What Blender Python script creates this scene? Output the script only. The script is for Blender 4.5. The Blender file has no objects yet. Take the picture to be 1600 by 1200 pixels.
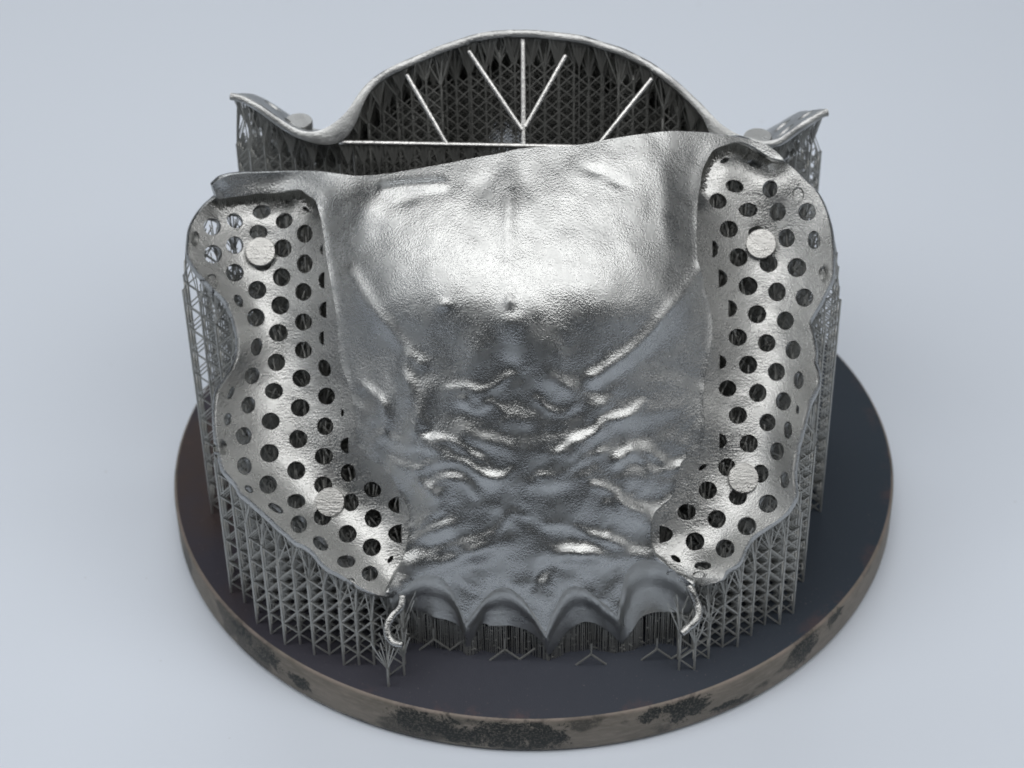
import bpy, math, random
import numpy as np
from mathutils import Vector, Matrix, noise
from mathutils.geometry import delaunay_2d_cdt
from mathutils.bvhtree import BVHTree

random.seed(7)
rng = np.random.default_rng(7)
scene = bpy.context.scene
scene.unit_settings.system = 'METRIC'
scene.unit_settings.scale_length = 0.01            # one unit is one centimetre
COL = scene.collection

# ------------------------------------------------------------------ camera
FPX, PITCH, ROLL, DIST, OX, OY = 3600.0, math.radians(39.43), math.radians(-1.08), 32.23, 32.8, 108.5
FW = np.array([0, math.cos(PITCH), -math.sin(PITCH)])
_up = np.array([0, math.sin(PITCH), math.cos(PITCH)])
_rt = np.array([1.0, 0, 0])
RT = math.cos(ROLL) * _rt + math.sin(ROLL) * _up
UP = -math.sin(ROLL) * _rt + math.cos(ROLL) * _up
CAM = -(FW * DIST + RT * OX * DIST / FPX - UP * OY * DIST / FPX)
cam_data = bpy.data.cameras.new('camera')
cam = bpy.data.objects.new('camera', cam_data)
COL.objects.link(cam)
cam.matrix_world = Matrix(((RT[0], UP[0], -FW[0], CAM[0]), (RT[1], UP[1], -FW[1], CAM[1]),
                           (RT[2], UP[2], -FW[2], CAM[2]), (0, 0, 0, 1)))
cam_data.sensor_width = 36
cam_data.lens = 36 * FPX / 1600
cam_data.clip_start = 0.5
cam_data.clip_end = 2000
cam_data.dof.use_dof = True
cam_data.dof.focus_distance = 26.6
cam_data.dof.aperture_fstop = 0.42
scene.camera = cam

# ------------------------------------------------------------------ light
world = bpy.data.worlds.new('World')
scene.world = world
world.use_nodes = True
bg = world.node_tree.nodes['Background']
bg.inputs[0].default_value = (0.90, 0.95, 1.0, 1)
bg.inputs[1].default_value = 0.07


def area_light(name, loc, target, sx, sy, power, color=(1, 1, 1)):
    l = bpy.data.lights.new(name, 'AREA')
    l.shape = 'RECTANGLE'
    l.size, l.size_y, l.energy, l.color = sx, sy, power, color
    o = bpy.data.objects.new(name, l)
    COL.objects.link(o)
    o.location = loc
    o.rotation_euler = (Vector(target) - Vector(loc)).to_track_quat('-Z', 'Y').to_euler()
    return o


area_light('overhead_softbox', (-1, -16, 57), (0, 0, 2), 100, 42, 31500, (1.0, 0.99, 0.975))
area_light('side_fill_left', (-58, -24, 40), (0, 0, 2), 40, 40, 4600, (0.97, 0.985, 1.0))  # added fill lamp out of view, brightens the flanks and the supports
area_light('side_fill_right', (58, -24, 40), (0, 0, 2), 40, 40, 4600, (1.0, 0.99, 0.975))  # matching fill lamp, added on the right
area_light('back_fill', (-8, 66, 50), (0, 12, 2), 60, 40, 14000, (0.94, 0.97, 1.0))  # added fill lamp, not a window; lifts the table at the back

scene.view_settings.view_transform = 'Standard'
scene.view_settings.look = 'None'
scene.view_settings.exposure = 0
scene.view_settings.gamma = 1
scene.view_settings.use_curve_mapping = False
scene.render.engine = 'CYCLES'
scene.cycles.max_bounces = 8
scene.cycles.glossy_bounces = 5
scene.cycles.use_denoising = True


# ------------------------------------------------------------------ materials
class NT:
    def __init__(self, name):
        self.m = bpy.data.materials.new(name)
        self.m.use_nodes = True
        self.t = self.m.node_tree
        self.b = self.t.nodes['Principled BSDF']
        self.tc = self.t.nodes.new('ShaderNodeTexCoord').outputs['Object']

    def n(self, kind, **kw):
        nd = self.t.nodes.new(kind)
        for k, v in kw.items():
            setattr(nd, k, v)
        return nd

    def link(self, a, b):
        self.t.links.new(a, b)

    def noise(self, scale, detail=3, rough=0.55, vec=None, dist=0.0):
        nd = self.n('ShaderNodeTexNoise')
        nd.inputs['Scale'].default_value = scale
        nd.inputs['Detail'].default_value = detail
        nd.inputs['Roughness'].default_value = rough
        nd.inputs['Distortion'].default_value = dist
        self.link(vec if vec is not None else self.tc, nd.inputs['Vector'])
        return nd.outputs['Fac']

    def mapping(self, scale=(1, 1, 1), rot=(0, 0, 0)):
        mp = self.n('ShaderNodeMapping')
        mp.inputs['Scale'].default_value = scale
        mp.inputs['Rotation'].default_value = rot
        self.link(self.tc, mp.inputs['Vector'])
        return mp.outputs['Vector']

    def ramp(self, fac, stops):
        r = self.n('ShaderNodeValToRGB')
        el = r.color_ramp.elements
        while len(el) < len(stops):
            el.new(0.5)
        for e, (p, c) in zip(el, stops):
            e.position = p
            e.color = (c, c, c, 1) if isinstance(c, (int, float)) else tuple(c) + (1,)
        self.link(fac, r.inputs['Fac'])
        return r.outputs['Color']

    def math(self, op, a, b):
        m = self.n('ShaderNodeMath', operation=op)
        for s, x in zip(m.inputs, (a, b)):
            if isinstance(x, (int, float)):
                s.default_value = x
            else:
                self.link(x, s)
        return m.outputs[0]

    def mix(self, fac, a, b):
        m = self.n('ShaderNodeMix', data_type='RGBA')
        for s, x in zip((m.inputs[0], m.inputs[6], m.inputs[7]), (fac, a, b)):
            if isinstance(x, (int, float)):
                s.default_value = x
            elif isinstance(x, tuple):
                s.default_value = x + (1,)
            else:
                self.link(x, s)
        return m.outputs[2]

    def bump(self, height, strength, dist, prev=None):
        b = self.n('ShaderNodeBump')
        b.inputs['Strength'].default_value = strength
        b.inputs['Distance'].default_value = dist
        self.link(height, b.inputs['Height'])
        if prev is not None:
            self.link(prev, b.inputs['Normal'])
        return b.outputs['Normal']


def metal_material(name, base, rough, bump_fine=0.5, bump_coarse=0.3, streak=0.0, spec_var=0.10, metallic=1.0):
    k = NT(name)
    fine = k.noise(46, 2, 0.6)
    coarse = k.noise(10, 2, 0.5)
    big = k.noise(1.6, 3, 0.5)
    nrm = k.bump(coarse, bump_coarse, 0.012)
    if streak:
        st = k.noise(9, 4, 0.6, vec=k.mapping((0.6, 4, 4)))
        nrm = k.bump(st, streak, 0.012, nrm)
    nrm = k.bump(fine, bump_fine, 0.009, nrm)
    k.link(nrm, k.b.inputs['Normal'])
    tint = k.mix(k.ramp(big, [(0.3, 0.0), (0.7, 1.0)]), tuple(c * 0.90 for c in base), tuple(min(1, c * 1.06) for c in base))
    k.link(tint, k.b.inputs['Base Color'])
    k.b.inputs['Metallic'].default_value = metallic
    rr = k.ramp(k.noise(4.2, 4, 0.6), [(0.25, max(0.05, rough - spec_var)), (0.75, rough + spec_var)])
    k.link(rr, k.b.inputs['Roughness'])
    return k.m


M_PALATE = metal_material('cobalt_chrome_palate', (0.47, 0.48, 0.48), 0.26, 0.75, 0.08, spec_var=0.06)
M_SADDLE = metal_material('cobalt_chrome_saddle', (0.43, 0.435, 0.43), 0.26, 0.8, 0.15, streak=0.35, spec_var=0.06)
M_PEG = metal_material('cobalt_chrome_peg', (0.43, 0.43, 0.42), 0.30, 0.8, 0.3, streak=0.5)
M_SCALLOP = metal_material('cobalt_chrome_tooth_face', (0.50, 0.51, 0.505), 0.34, 0.8, 0.25)
M_REAR = metal_material('cobalt_chrome_rear', (0.47, 0.48, 0.48), 0.38, 0.7, 0.4)
M_BAR = metal_material('cobalt_chrome_bar', (0.74, 0.74, 0.73), 0.34, 0.6, 0.5)
M_SUPPORT = metal_material('sintered_support', (0.42, 0.425, 0.41), 0.42, 0.5, 0.4, metallic=0.55)
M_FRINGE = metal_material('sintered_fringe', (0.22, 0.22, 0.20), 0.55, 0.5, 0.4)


def plate_top_material():
    k = NT('oxidised_plate_top')
    brush = k.noise(26, 4, 0.65, vec=k.mapping((9, 0.5, 1)))
    blot = k.noise(0.55, 4, 0.55)
    spk = k.noise(30, 2, 0.5)
    sep = k.n('ShaderNodeSeparateXYZ')
    k.link(k.tc, sep.inputs[0])
    gx = k.math('MULTIPLY_ADD', sep.outputs['X'], 0.1)
    k.t.nodes[-1].inputs[2].default_value = 0.5
    blue = k.mix(gx, (0.046, 0.040, 0.056), (0.034, 0.050, 0.070))
    warm = k.mix(k.ramp(k.math('SUBTRACT', k.math('ADD', blot, k.math('MULTIPLY', sep.outputs['X'], -0.10)), 0.33), [(0.52, 0.0), (0.70, 1.0)]),
                 blue, (0.060, 0.040, 0.037))
    colr = k.mix(k.ramp(brush, [(0.35, 0.0), (0.75, 0.30)]), warm, (0.055, 0.058, 0.068))
    rad = k.n('ShaderNodeVectorMath', operation='LENGTH')
    k.link(k.tc, rad.inputs[0])
    edge = k.math('MULTIPLY', k.ramp(k.math('DIVIDE', rad.outputs['Value'], 5.2), [(0.918, 0.0), (0.952, 1.0)]),
                  k.ramp(k.noise(1.1, 5, 0.7), [(0.54, 0.0), (0.70, 0.6)]))
    colr = k.mix(edge, colr, (0.16, 0.085, 0.075))
    colr = k.mix(k.ramp(spk, [(0.69, 0.0), (0.75, 0.55)]), colr, (0.20, 0.17, 0.165))
    k.link(colr, k.b.inputs['Base Color'])
    k.b.inputs['Metallic'].default_value = 0.35
    k.link(k.ramp(brush, [(0.3, 0.46), (0.7, 0.60)]), k.b.inputs['Roughness'])
    k.link(k.bump(brush, 0.5, 0.012), k.b.inputs['Normal'])
    return k.m


def plate_rim_material():
    k = NT('stained_plate_rim')
    vec = k.mapping((1, 1, 1.6))
    a = k.noise(1.4, 5, 0.62, vec=vec)
    fine = k.noise(22, 4, 0.7)
    ang = k.noise(0.75, 3, 0.5, vec=vec)
    base = k.mix(k.ramp(a, [(0.35, 0.0), (0.65, 1.0)]), (0.148, 0.132, 0.108), (0.215, 0.190, 0.158))
    base = k.mix(k.ramp(k.noise(5, 4, 0.6, vec=k.mapping((1, 1, 5))), [(0.45, 0.0), (0.75, 0.55)]), base, (0.30, 0.26, 0.225))
    patch = k.ramp(k.math('ADD', ang, k.math('MULTIPLY', a, 0.35)), [(0.73, 0.0), (0.77, 0.7)])
    edge_noise = k.math('MULTIPLY', k.math('SUBTRACT', k.noise(4.2, 8, 0.85, dist=0.6), 0.5), 4.2)
    for deg, zc, ra, rz in ((-107, -.22, .36, .20), (-95, -.28, .42, .26), (-90, -.30, .26, .24), (-101, -.36, .30, .14), (-140, -.15, .26, .13), (-134, -.24, .22, .15),
                            (-128, -.33, .16, .10), (-69, -.20, .30, .18), (-74, -.14, .14, .10), (-47, -.18, .24, .22), (-62, -.42, .22, .07), (-40, -.12, .16, .12)):
        vm = k.n('ShaderNodeVectorMath', operation='SUBTRACT')
        k.link(k.tc, vm.inputs[0])
        vm.inputs[1].default_value = (5 * math.cos(math.radians(deg)), 5 * math.sin(math.radians(deg)), zc)
        sc = k.n('ShaderNodeVectorMath', operation='MULTIPLY')
        k.link(vm.outputs[0], sc.inputs[0])
        sc.inputs[1].default_value = (0.8 / ra, 0.8 / ra, 0.85 / rz)
        le = k.n('ShaderNodeVectorMath', operation='LENGTH')
        k.link(sc.outputs[0], le.inputs[0])
        blob = k.ramp(k.math('ADD', le.outputs['Value'], edge_noise), [(0.80, 1.0), (0.95, 0.0)])
        patch = k.math('MAXIMUM', patch, blob)
    speck = k.ramp(k.noise(34, 3, 0.7), [(0.36, 0.45), (0.50, 1.0)])
    colr = k.mix(k.math('MULTIPLY', patch, speck), base, (0.012, 0.015, 0.014))
    sz = k.n('ShaderNodeSeparateXYZ')
    k.link(k.tc, sz.inputs[0])
    lip = k.math('MULTIPLY', k.ramp(k.math('ADD', sz.outputs['Z'], 1.0), [(0.955, 0.0), (0.975, 1.0)]), k.ramp(k.noise(2.0, 4, 0.6), [(0.4, 0.15), (0.6, 1.0)]))
    colr = k.mix(lip, colr, (0.25, 0.21, 0.185))
    k.link(colr, k.b.inputs['Base Color'])
    k.b.inputs['Metallic'].default_value = 0.25
    k.b.inputs['Roughness'].default_value = 0.55
    k.link(k.bump(fine, 0.4, 0.015), k.b.inputs['Normal'])
    return k.m


def table_material():
    k = NT('white_paper_table')
    v = k.noise(0.03, 2, 0.5)
    c = k.mix(v, (0.69, 0.75, 0.84), (0.705, 0.76, 0.845))
    dust = k.ramp(k.noise(5.0, 2, 0.5), [(0.765, 0.0), (0.785, 0.30)])
    k.link(k.mix(dust, c, (0.45, 0.46, 0.48)), k.b.inputs['Base Color'])
    k.b.inputs['Roughness'].default_value = 0.45
    k.b.inputs['Specular IOR Level'].default_value = 0.35
    k.link(k.bump(k.noise(2.2, 4, 0.6), 0.08, 0.05), k.b.inputs['Normal'])
    return k.m


M_TOP, M_RIM, M_TABLE = plate_top_material(), plate_rim_material(), table_material()


# ------------------------------------------------------------------ helpers
def obj(name, verts, faces, mat, parent=None, smooth=True, sharp=None):
    me = bpy.data.meshes.new(name)
    me.from_pydata([tuple(map(float, v)) for v in verts], [], [tuple(map(int, f)) for f in faces])
    me.update()
    if smooth:
        me.polygons.foreach_set('use_smooth', [True] * len(me.polygons))
        if sharp:
            me.set_sharp_from_angle(angle=math.radians(sharp))
    me.materials.append(mat)
    o = bpy.data.objects.new(name, me)
    COL.objects.link(o)
    if parent is not None:
        o.parent = parent
    return o


def thing(name, label, cat, group=None):
    o = bpy.data.objects.new(name, None)
    COL.objects.link(o)
    o.empty_display_size = 0.5
    o['label'] = label
    o['category'] = cat
    if group:
        o['group'] = group
    return o


def ray(px):
    px = np.asarray(px, float)
    d = FW * FPX + RT * (px[..., 0:1] - 800) - UP * (px[..., 1:2] - 600)
    return d / np.linalg.norm(d, axis=-1, keepdims=True)


def at_plane(px, p0, n):
    d = ray(px)
    return CAM + d * (((p0 - CAM) @ n) / (d @ n))[..., None]


def at_z(px, z):
    d = ray(px)
    return CAM + d * ((np.asarray(z) - CAM[2]) / d[..., 2])[..., None]


def rods(A, B, r, sides=4, r2=None):
    """Many straight rods as one vertex and face list."""
    A, B = np.asarray(A, float), np.asarray(B, float)
    n = len(A)
    r = np.broadcast_to(r, n)[:, None, None]
    r2 = r if r2 is None else np.broadcast_to(r2, n)[:, None, None]
    d = B - A
    d /= np.linalg.norm(d, axis=1, keepdims=True) + 1e-12
    ref = np.where(np.abs(d[:, 2:3]) > 0.9, np.array([[1.0, 0, 0]]), np.array([[0, 0, 1.0]]))
    s = np.cross(d, ref)
    s /= np.linalg.norm(s, axis=1, keepdims=True)
    t = np.cross(d, s)
    th = np.arange(sides) * 2 * np.pi / sides + np.pi / 4
    ring = np.cos(th)[None, :, None] * s[:, None, :] + np.sin(th)[None, :, None] * t[:, None, :]
    V = np.concatenate([A[:, None] + ring * r, B[:, None] + ring * r2], axis=1).reshape(-1, 3)
    k = np.arange(sides)
    k2 = (k + 1) % sides
    f = np.stack([k, k2, k2 + sides, k + sides], 1)
    F = (np.arange(n)[:, None, None] * 2 * sides + f[None]).reshape(-1, 4)
    return V, F


def smooth_poly(pts, per=6, closed=False):
    """Catmull-Rom through the points."""
    P = np.asarray(pts, float)
    n = len(P)
    out = []
    rng_i = range(n) if closed else range(n - 1)
    for i in rng_i:
        if closed:
            p0, p1, p2, p3 = P[(i - 1) % n], P[i], P[(i + 1) % n], P[(i + 2) % n]
        else:
            p0, p1, p2, p3 = P[max(i - 1, 0)], P[i], P[i + 1], P[min(i + 2, n - 1)]
        for j in range(per):
            t = j / per
            out.append(0.5 * ((2 * p1) + (-p0 + p2) * t + (2 * p0 - 5 * p1 + 4 * p2 - p3) * t * t + (-p0 + 3 * p1 - 3 * p2 + p3) * t ** 3))
    if not closed:
        out.append(P[-1])
    return np.array(out)


def resample(P, step, closed=True):
    P = np.asarray(P, float)
    Q = np.vstack([P, P[:1]]) if closed else P
    seg = np.linalg.norm(np.diff(Q, axis=0), axis=1)
    s = np.r_[0, np.cumsum(seg)]
    n = max(3, int(round(s[-1] / step)))
    t = np.linspace(0, s[-1], n + 1)
    R = np.stack([np.interp(t, s, Q[:, k]) for k in range(Q.shape[1])], 1)
    return R[:-1] if closed else R


def inside(P, poly):
    x, y = P[:, 0], P[:, 1]
    r = np.zeros(len(P), bool)
    n = len(poly)
    j = n - 1
    for i in range(n):
        xi, yi = poly[i]
        xj, yj = poly[j]
        if yi != yj:
            r ^= ((yi > y) != (yj > y)) & (x < (xj - xi) * (y - yi) / (yj - yi) + xi)
        j = i
    return r


def dist_pts(P, Q, chunk=3000):
    out = np.empty(len(P))
    for i in range(0, len(P), chunk):
        d = P[i:i + chunk, None, :] - Q[None]
        out[i:i + chunk] = np.sqrt((d ** 2).sum(-1)).min(1)
    return out


def triangulate(outline, holes, rings, step):
    """Triangles of a flat outline with holes cut out; rings are extra edges to keep."""
    loops = [resample(outline, step * 0.8)] + [np.asarray(h) for h in holes] + [np.asarray(q) for q in rings]
    b = np.vstack(loops)
    lo, hi = loops[0].min(0), loops[0].max(0)
    gx = np.arange(lo[0], hi[0], step)
    gy = np.arange(lo[1], hi[1], step * 0.866)
    G = np.array([(x + (0.5 * step if k % 2 else 0), y) for k, y in enumerate(gy) for x in gx])
    G += rng.normal(0, step * 0.08, G.shape)
    m = inside(G, loops[0])
    for h in holes:
        m &= ~inside(G, h)
    G = G[m]
    G = G[dist_pts(G, b) > step * 0.55]
    verts = np.vstack([b, G])
    edges, k = [], 0
    for lp in loops:
        n = len(lp)
        edges += [(k + i, k + (i + 1) % n) for i in range(n)]
        k += n
    vo, eo, fo = delaunay_2d_cdt([Vector(v) for v in verts], edges, [], 0, 1e-6)[:3]
    V = np.array([(v.x, v.y) for v in vo])
    F = np.array([f for f in fo if len(f) == 3])
    c = V[F].mean(1)
    m = inside(c, loops[0])
    for h in holes:
        m &= ~inside(c, h)
    F = F[m]
    a = V[F]
    area = (a[:, 1, 0] - a[:, 0, 0]) * (a[:, 2, 1] - a[:, 0, 1]) - (a[:, 1, 1] - a[:, 0, 1]) * (a[:, 2, 0] - a[:, 0, 0])
    F[area < 0] = F[area < 0][:, ::-1]
    F = F[np.abs(area) > 1e-9]
    used = np.unique(F)
    mp = -np.ones(len(V), int)
    mp[used] = np.arange(len(used))
    return V[used], mp[F]


def vertex_normals(P, F):
    n = np.cross(P[F[:, 1]] - P[F[:, 0]], P[F[:, 2]] - P[F[:, 0]])
    N = np.zeros_like(P)
    for k in range(3):
        np.add.at(N, F[:, k], n)
    return N / (np.linalg.norm(N, axis=1, keepdims=True) + 1e-12)


def thicken(P, F, thick, bulge=0.010):
    """Closed sheet: the top, a parallel underside and a slightly rounded edge."""
    N = vertex_normals(P, F)
    t = np.broadcast_to(thick, len(P))[:, None]
    n = len(P)
    e = {}
    for a, b, c in F:
        for i, j in ((a, b), (b, c), (c, a)):
            e[(i, j)] = 1
    bd = [(i, j) for (i, j) in e if (j, i) not in e]
    V = [P, P - N * t]
    faces = [tuple(f) for f in F] + [(f[2] + n, f[1] + n, f[0] + n) for f in F]
    ids = sorted({i for p in bd for i in p})
    out = np.zeros_like(P)
    for i, j in bd:                                   # outward direction along the edge
        d = np.cross(P[j] - P[i], N[i] + N[j])
        d /= np.linalg.norm(d) + 1e-12
        out[i] += d
        out[j] += d
    mid = {}
    rows = []
    for i in ids:
        o = out[i] / (np.linalg.norm(out[i]) + 1e-12)
        rows.append(P[i] - N[i] * t[i] * 0.22 + o * bulge)
        rows.append(P[i] - N[i] * t[i] * 0.78 + o * bulge)
        mid[i] = 2 * n + len(rows) - 2
    V.append(np.array(rows))
    for i, j in bd:
        a, b = mid[i], mid[j]
        faces += [(j, i, a, b), (b, a, a + 1, b + 1), (b + 1, a + 1, i + n, j + n)]
    return np.vstack(V), faces


class TPS:
    def __init__(self, X, y, lam=2e-3):
        self.X = np.asarray(X, float)
        n = len(X)
        K = self.k(self.X) + lam * np.eye(n)
        Pm = np.c_[np.ones(n), self.X]
        A = np.block([[K, Pm], [Pm.T, np.zeros((3, 3))]])
        s = np.linalg.solve(A, np.r_[y, 0, 0, 0])
        self.w, self.a = s[:n], s[n:]

    def k(self, Q):
        d2 = ((Q[:, None] - self.X[None]) ** 2).sum(-1)
        return np.where(d2 > 1e-12, 0.5 * d2 * np.log(d2 + 1e-12), 0)

    def __call__(self, Q):
        Q = np.asarray(Q, float)
        out = np.empty(len(Q))
        for i in range(0, len(Q), 4000):
            q = Q[i:i + 4000]
            out[i:i + 4000] = self.k(q) @ self.w + self.a[0] + q @ self.a[1:]
        return out


def fbm(Q, scale, seed):
    return np.array([noise.noise(Vector((a * scale, b * scale, seed))) for a, b in Q])


# ------------------------------------------------------------------ table and plate
s = 160
tb = obj('tabletop', [(-s, -s, -0.6), (s, -s, -0.6), (s, s, -0.6), (-s, s, -0.6)], [(0, 1, 2, 3)], M_TABLE, smooth=False)
tb['kind'] = 'structure'


def lathe(profile, seg):
    V, F = [], []
    for r, z in profile:
        for k in range(seg):
            a = 2 * math.pi * k / seg
            V.append((r * math.cos(a), r * math.sin(a), z))
    n = len(profile)
    for i in range(n - 1):
        for k in range(seg):
            k2 = (k + 1) % seg
            F.append((i * seg + k, i * seg + k2, (i + 1) * seg + k2, (i + 1) * seg + k))
    F.append(tuple(range((n - 1) * seg, n * seg)))
    F.append(tuple(reversed(range(seg))))
    return V, F


plate = thing('build_plate', 'round dark steel build plate with a stained brown rim under both frameworks', 'plate')
V, F = lathe([(4.93, -0.598), (4.985, -0.55), (5.0, -0.50), (5.0, -0.05), (4.985, -0.018), (4.96, -0.006)], 320)
obj('rim', V, F, M_RIM, plate, sharp=40)
V, F = lathe([(4.962, -0.004), (4.955, 0.0)], 320)
obj('deck', V, F, M_TOP, plate, sharp=30)

# ------------------------------------------------------------------ front framework: frame and height field
TILT = math.radians(43)
NF = np.array([0, -math.sin(TILT), math.cos(TILT)])
VF = np.array([0, math.cos(TILT), math.sin(TILT)])
UF = np.array([1.0, 0, 0])
OF = at_z(np.array([600.0, 925.0]), 1.2) - NF * 0.2
OF[0] = 0.0


def uv_of(P):
    d = P - OF
    return np.stack([d @ UF, d @ VF], -1)


def world_of(uv, h):
    return OF + uv[:, :1] * UF + uv[:, 1:2] * VF + np.asarray(h)[:, None] * NF


def px_uv(px, h):
    px = np.asarray(px, float)
    h = np.broadcast_to(h, len(px))
    d = ray(px)
    P = CAM + d * ((((OF + NF * h[:, None]) - CAM) @ NF) / (d @ NF))[:, None]
    return uv_of(P)


ROWS = [
    # y, [(x, h), ...]
    ([(331, 288, .42), (345, 279, .45), (400, 270, .22), (500, 268, .42), (560, 275, .68), (620, 270, .92), (700, 256, 1.10), (800, 236, 1.16),
      (900, 227, 1.12), (1000, 212, 1.02), (1070, 206, .72), (1130, 211, .36), (1190, 223, .12), (1228, 255, .25)]),
    ([(350, 300, .30), (410, 300, .10), (470, 300, .22), (560, 320, .85), (680, 310, 1.28), (800, 300, 1.40), (930, 290, 1.33), (1030, 280, 1.02), (1090, 290, .55), (1150, 290, .20)]),
    ([(297, 390, .52), (330, 380, .26), (400, 390, -.02), (460, 390, .14), (505, 390, .42), (580, 390, 1.0), (680, 390, 1.48), (820, 390, 1.64), (960, 390, 1.50),
      (1050, 390, 1.02), (1090, 390, .62), (1140, 390, .22), (1190, 385, .02), (1245, 380, .16), (1298, 390, .50)]),
    ([(362, 485, .30), (400, 480, .02), (460, 480, .10), (520, 480, .45), (600, 480, 1.08), (700, 480, 1.58), (820, 482, 1.77), (940, 490, 1.60), (1040, 480, 1.10),
      (1105, 480, .48), (1150, 480, .16), (1200, 480, .02), (1262, 490, .30)]),
    ([(373, 540, .32), (425, 545, .0), (530, 545, .38), (620, 545, .94), (720, 545, 1.42), (820, 545, 1.60), (920, 545, 1.44), (1030, 545, .88), (1110, 545, .36), (1200, 545, .03), (1268, 545, .36)]),
    ([(345, 605, .52), (375, 600, .22), (420, 600, .0), (480, 600, .05), (540, 600, .30), (620, 600, .80), (720, 600, 1.20), (820, 600, 1.36), (920, 600, 1.20), (1020, 600, .78),
      (1098, 600, .30), (1150, 600, .08), (1200, 600, .04), (1240, 600, .22), (1273, 600, .55)]),
    ([(340, 670, .60), (385, 670, .22), (440, 670, .0), (500, 670, .06), (556, 670, .24), (640, 670, .68), (730, 665, 1.02), (820, 665, 1.12), (910, 665, 1.0), (1000, 670, .64), (1100, 665, .20), (1150, 670, .04), (1200, 670, .10), (1248, 670, .50)]),
    ([(350, 728, .60), (385, 720, .28), (440, 720, .02), (500, 720, .02), (580, 720, .20), (650, 730, .52), (730, 735, .80), (820, 735, .88), (910, 735, .80), (990, 730, .50), (1062, 730, .18), (1120, 720, .02), (1170, 720, .02), (1210, 720, .18), (1240, 720, .50)]),
    ([(400, 782, .55), (470, 795, .16), (530, 795, .0), (600, 785, .08), (640, 800, .20), (720, 800, .52), (820, 800, .58), (920, 800, .50), (1018, 810, .16), (1060, 800, .06), (1120, 795, .0), (1180, 790, .14), (1230, 795, .42)]),
    ([(470, 838, .48), (505, 858, .42), (550, 845, .10), (600, 850, .06), (638, 850, .12), (720, 860, .27), (820, 865, .31), (920, 860, .27), (1018, 850, .08), (1080, 850, .0), (1120, 860, .08), (1160, 868, .36)]),
    ([(560, 900, .34), (604, 929, .22), (600, 900, .12), (640, 905, .08), (700, 900, .08), (790, 915, .07), (850, 930, .09), (905, 915, .07), (980, 885, .09), (1030, 872, .08), (1070, 905, .08), (1085, 912, .15), (1120, 900, .30)]),
    ([(728, 973, -.16), (853, 990, -.20), (965, 962, -.14), (612, 935, .10), (1083, 925, .05)]),
]
ctrl = np.array([c for row in ROWS for c in row])
ctrl[:, 2] = np.where(ctrl[:, 2] > 0.35, 0.35 + (ctrl[:, 2] - 0.35) * 0.74, ctrl[:, 2])
H0 = TPS(px_uv(ctrl[:, :2], ctrl[:, 2]), ctrl[:, 2])


def on_surface(px, hf):
    """(u, v) where the ray through a reference point meets the height field."""
    px = np.asarray(px, float)
    h = np.zeros(len(px))
    for _ in range(10):
        uv = px_uv(px, h)
        h = 0.5 * h + 0.5 * hf(uv)
    return px_uv(px, h)


PXCM = 128.0
BUMPS = [  # x, y, half length, half width, turn in degrees, height
    (735, 866, 54, 14, -16, .090), (915, 869, 52, 13, 4, .085), (684, 828, 30, 13, -14, .065), (985, 805, 48, 17, 22, .055),
    (676, 702, 34, 12, 18, .055), (650, 660, 12, 34, 20, .045), (895, 708, 48, 12, -38, .055), (985, 655, 40, 11, -18, .045), (590, 640, 20, 34, 30, .055),
    (1010, 750, 38, 15, 5, .030), (690, 770, 40, 14, -35, .04), (735, 622, 34, 17, 8, .05), (880, 606, 40, 15, 25, .04), (768, 752, 26, 10, 18, .030), (866, 756, 24, 9, -12, .032),
    (800, 655, 34, 14, 0, .03), (640, 880, 30, 14, -25, .03), (920, 930, 34, 10, 30, .040), (760, 690, 38, 11, 15, .035), (845, 690, 14, 26, 0, .03),
    (620, 740, 26, 20, 0, .04), (585, 700, 18, 20, 0, .04), (1040, 640, 34, 16, -10, .022), (1050, 690, 30, 14, 20, .018), (930, 640, 30, 12, -30, .03), (640, 600, 16, 34, -25, .04),
    (560, 600, 16, 26, 0, .03), (960, 850, 26, 10, 25, .03),
    (795, 335, 15, 60, 0, .045), (790, 440, 14, 50, 0, .014), (755, 290, 18, 30, 25, -.030), (822, 285, 16, 24, -20, -.026), (800, 500, 20, 26, 0, .05), (692, 476, 9, 6, 0, .035), (797, 470, 8, 6, 0, .030), (800, 488, 14, 8, 0, -.012),
    (930, 268, 16, 7, 15, -.018), (965, 285, 18, 8, 25, -.018), (640, 312, 30, 9, -10, -.014), (575, 330, 18, 34, 20, .03), (1040, 330, 16, 60, 0, .03), (745, 560, 22, 34, 15, .035), (860, 560, 24, 34, -15, .035),
    (800, 575, 14, 20, 0, -.05), (700, 540, 26, 40, 0, -.025), (920, 530, 30, 36, 0, -.02),
    (848, 893, 8, 26, 25, -.04), (735, 930, 12, 30, 10, .02), (855, 950, 12, 30, 0, .03),
]
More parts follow.
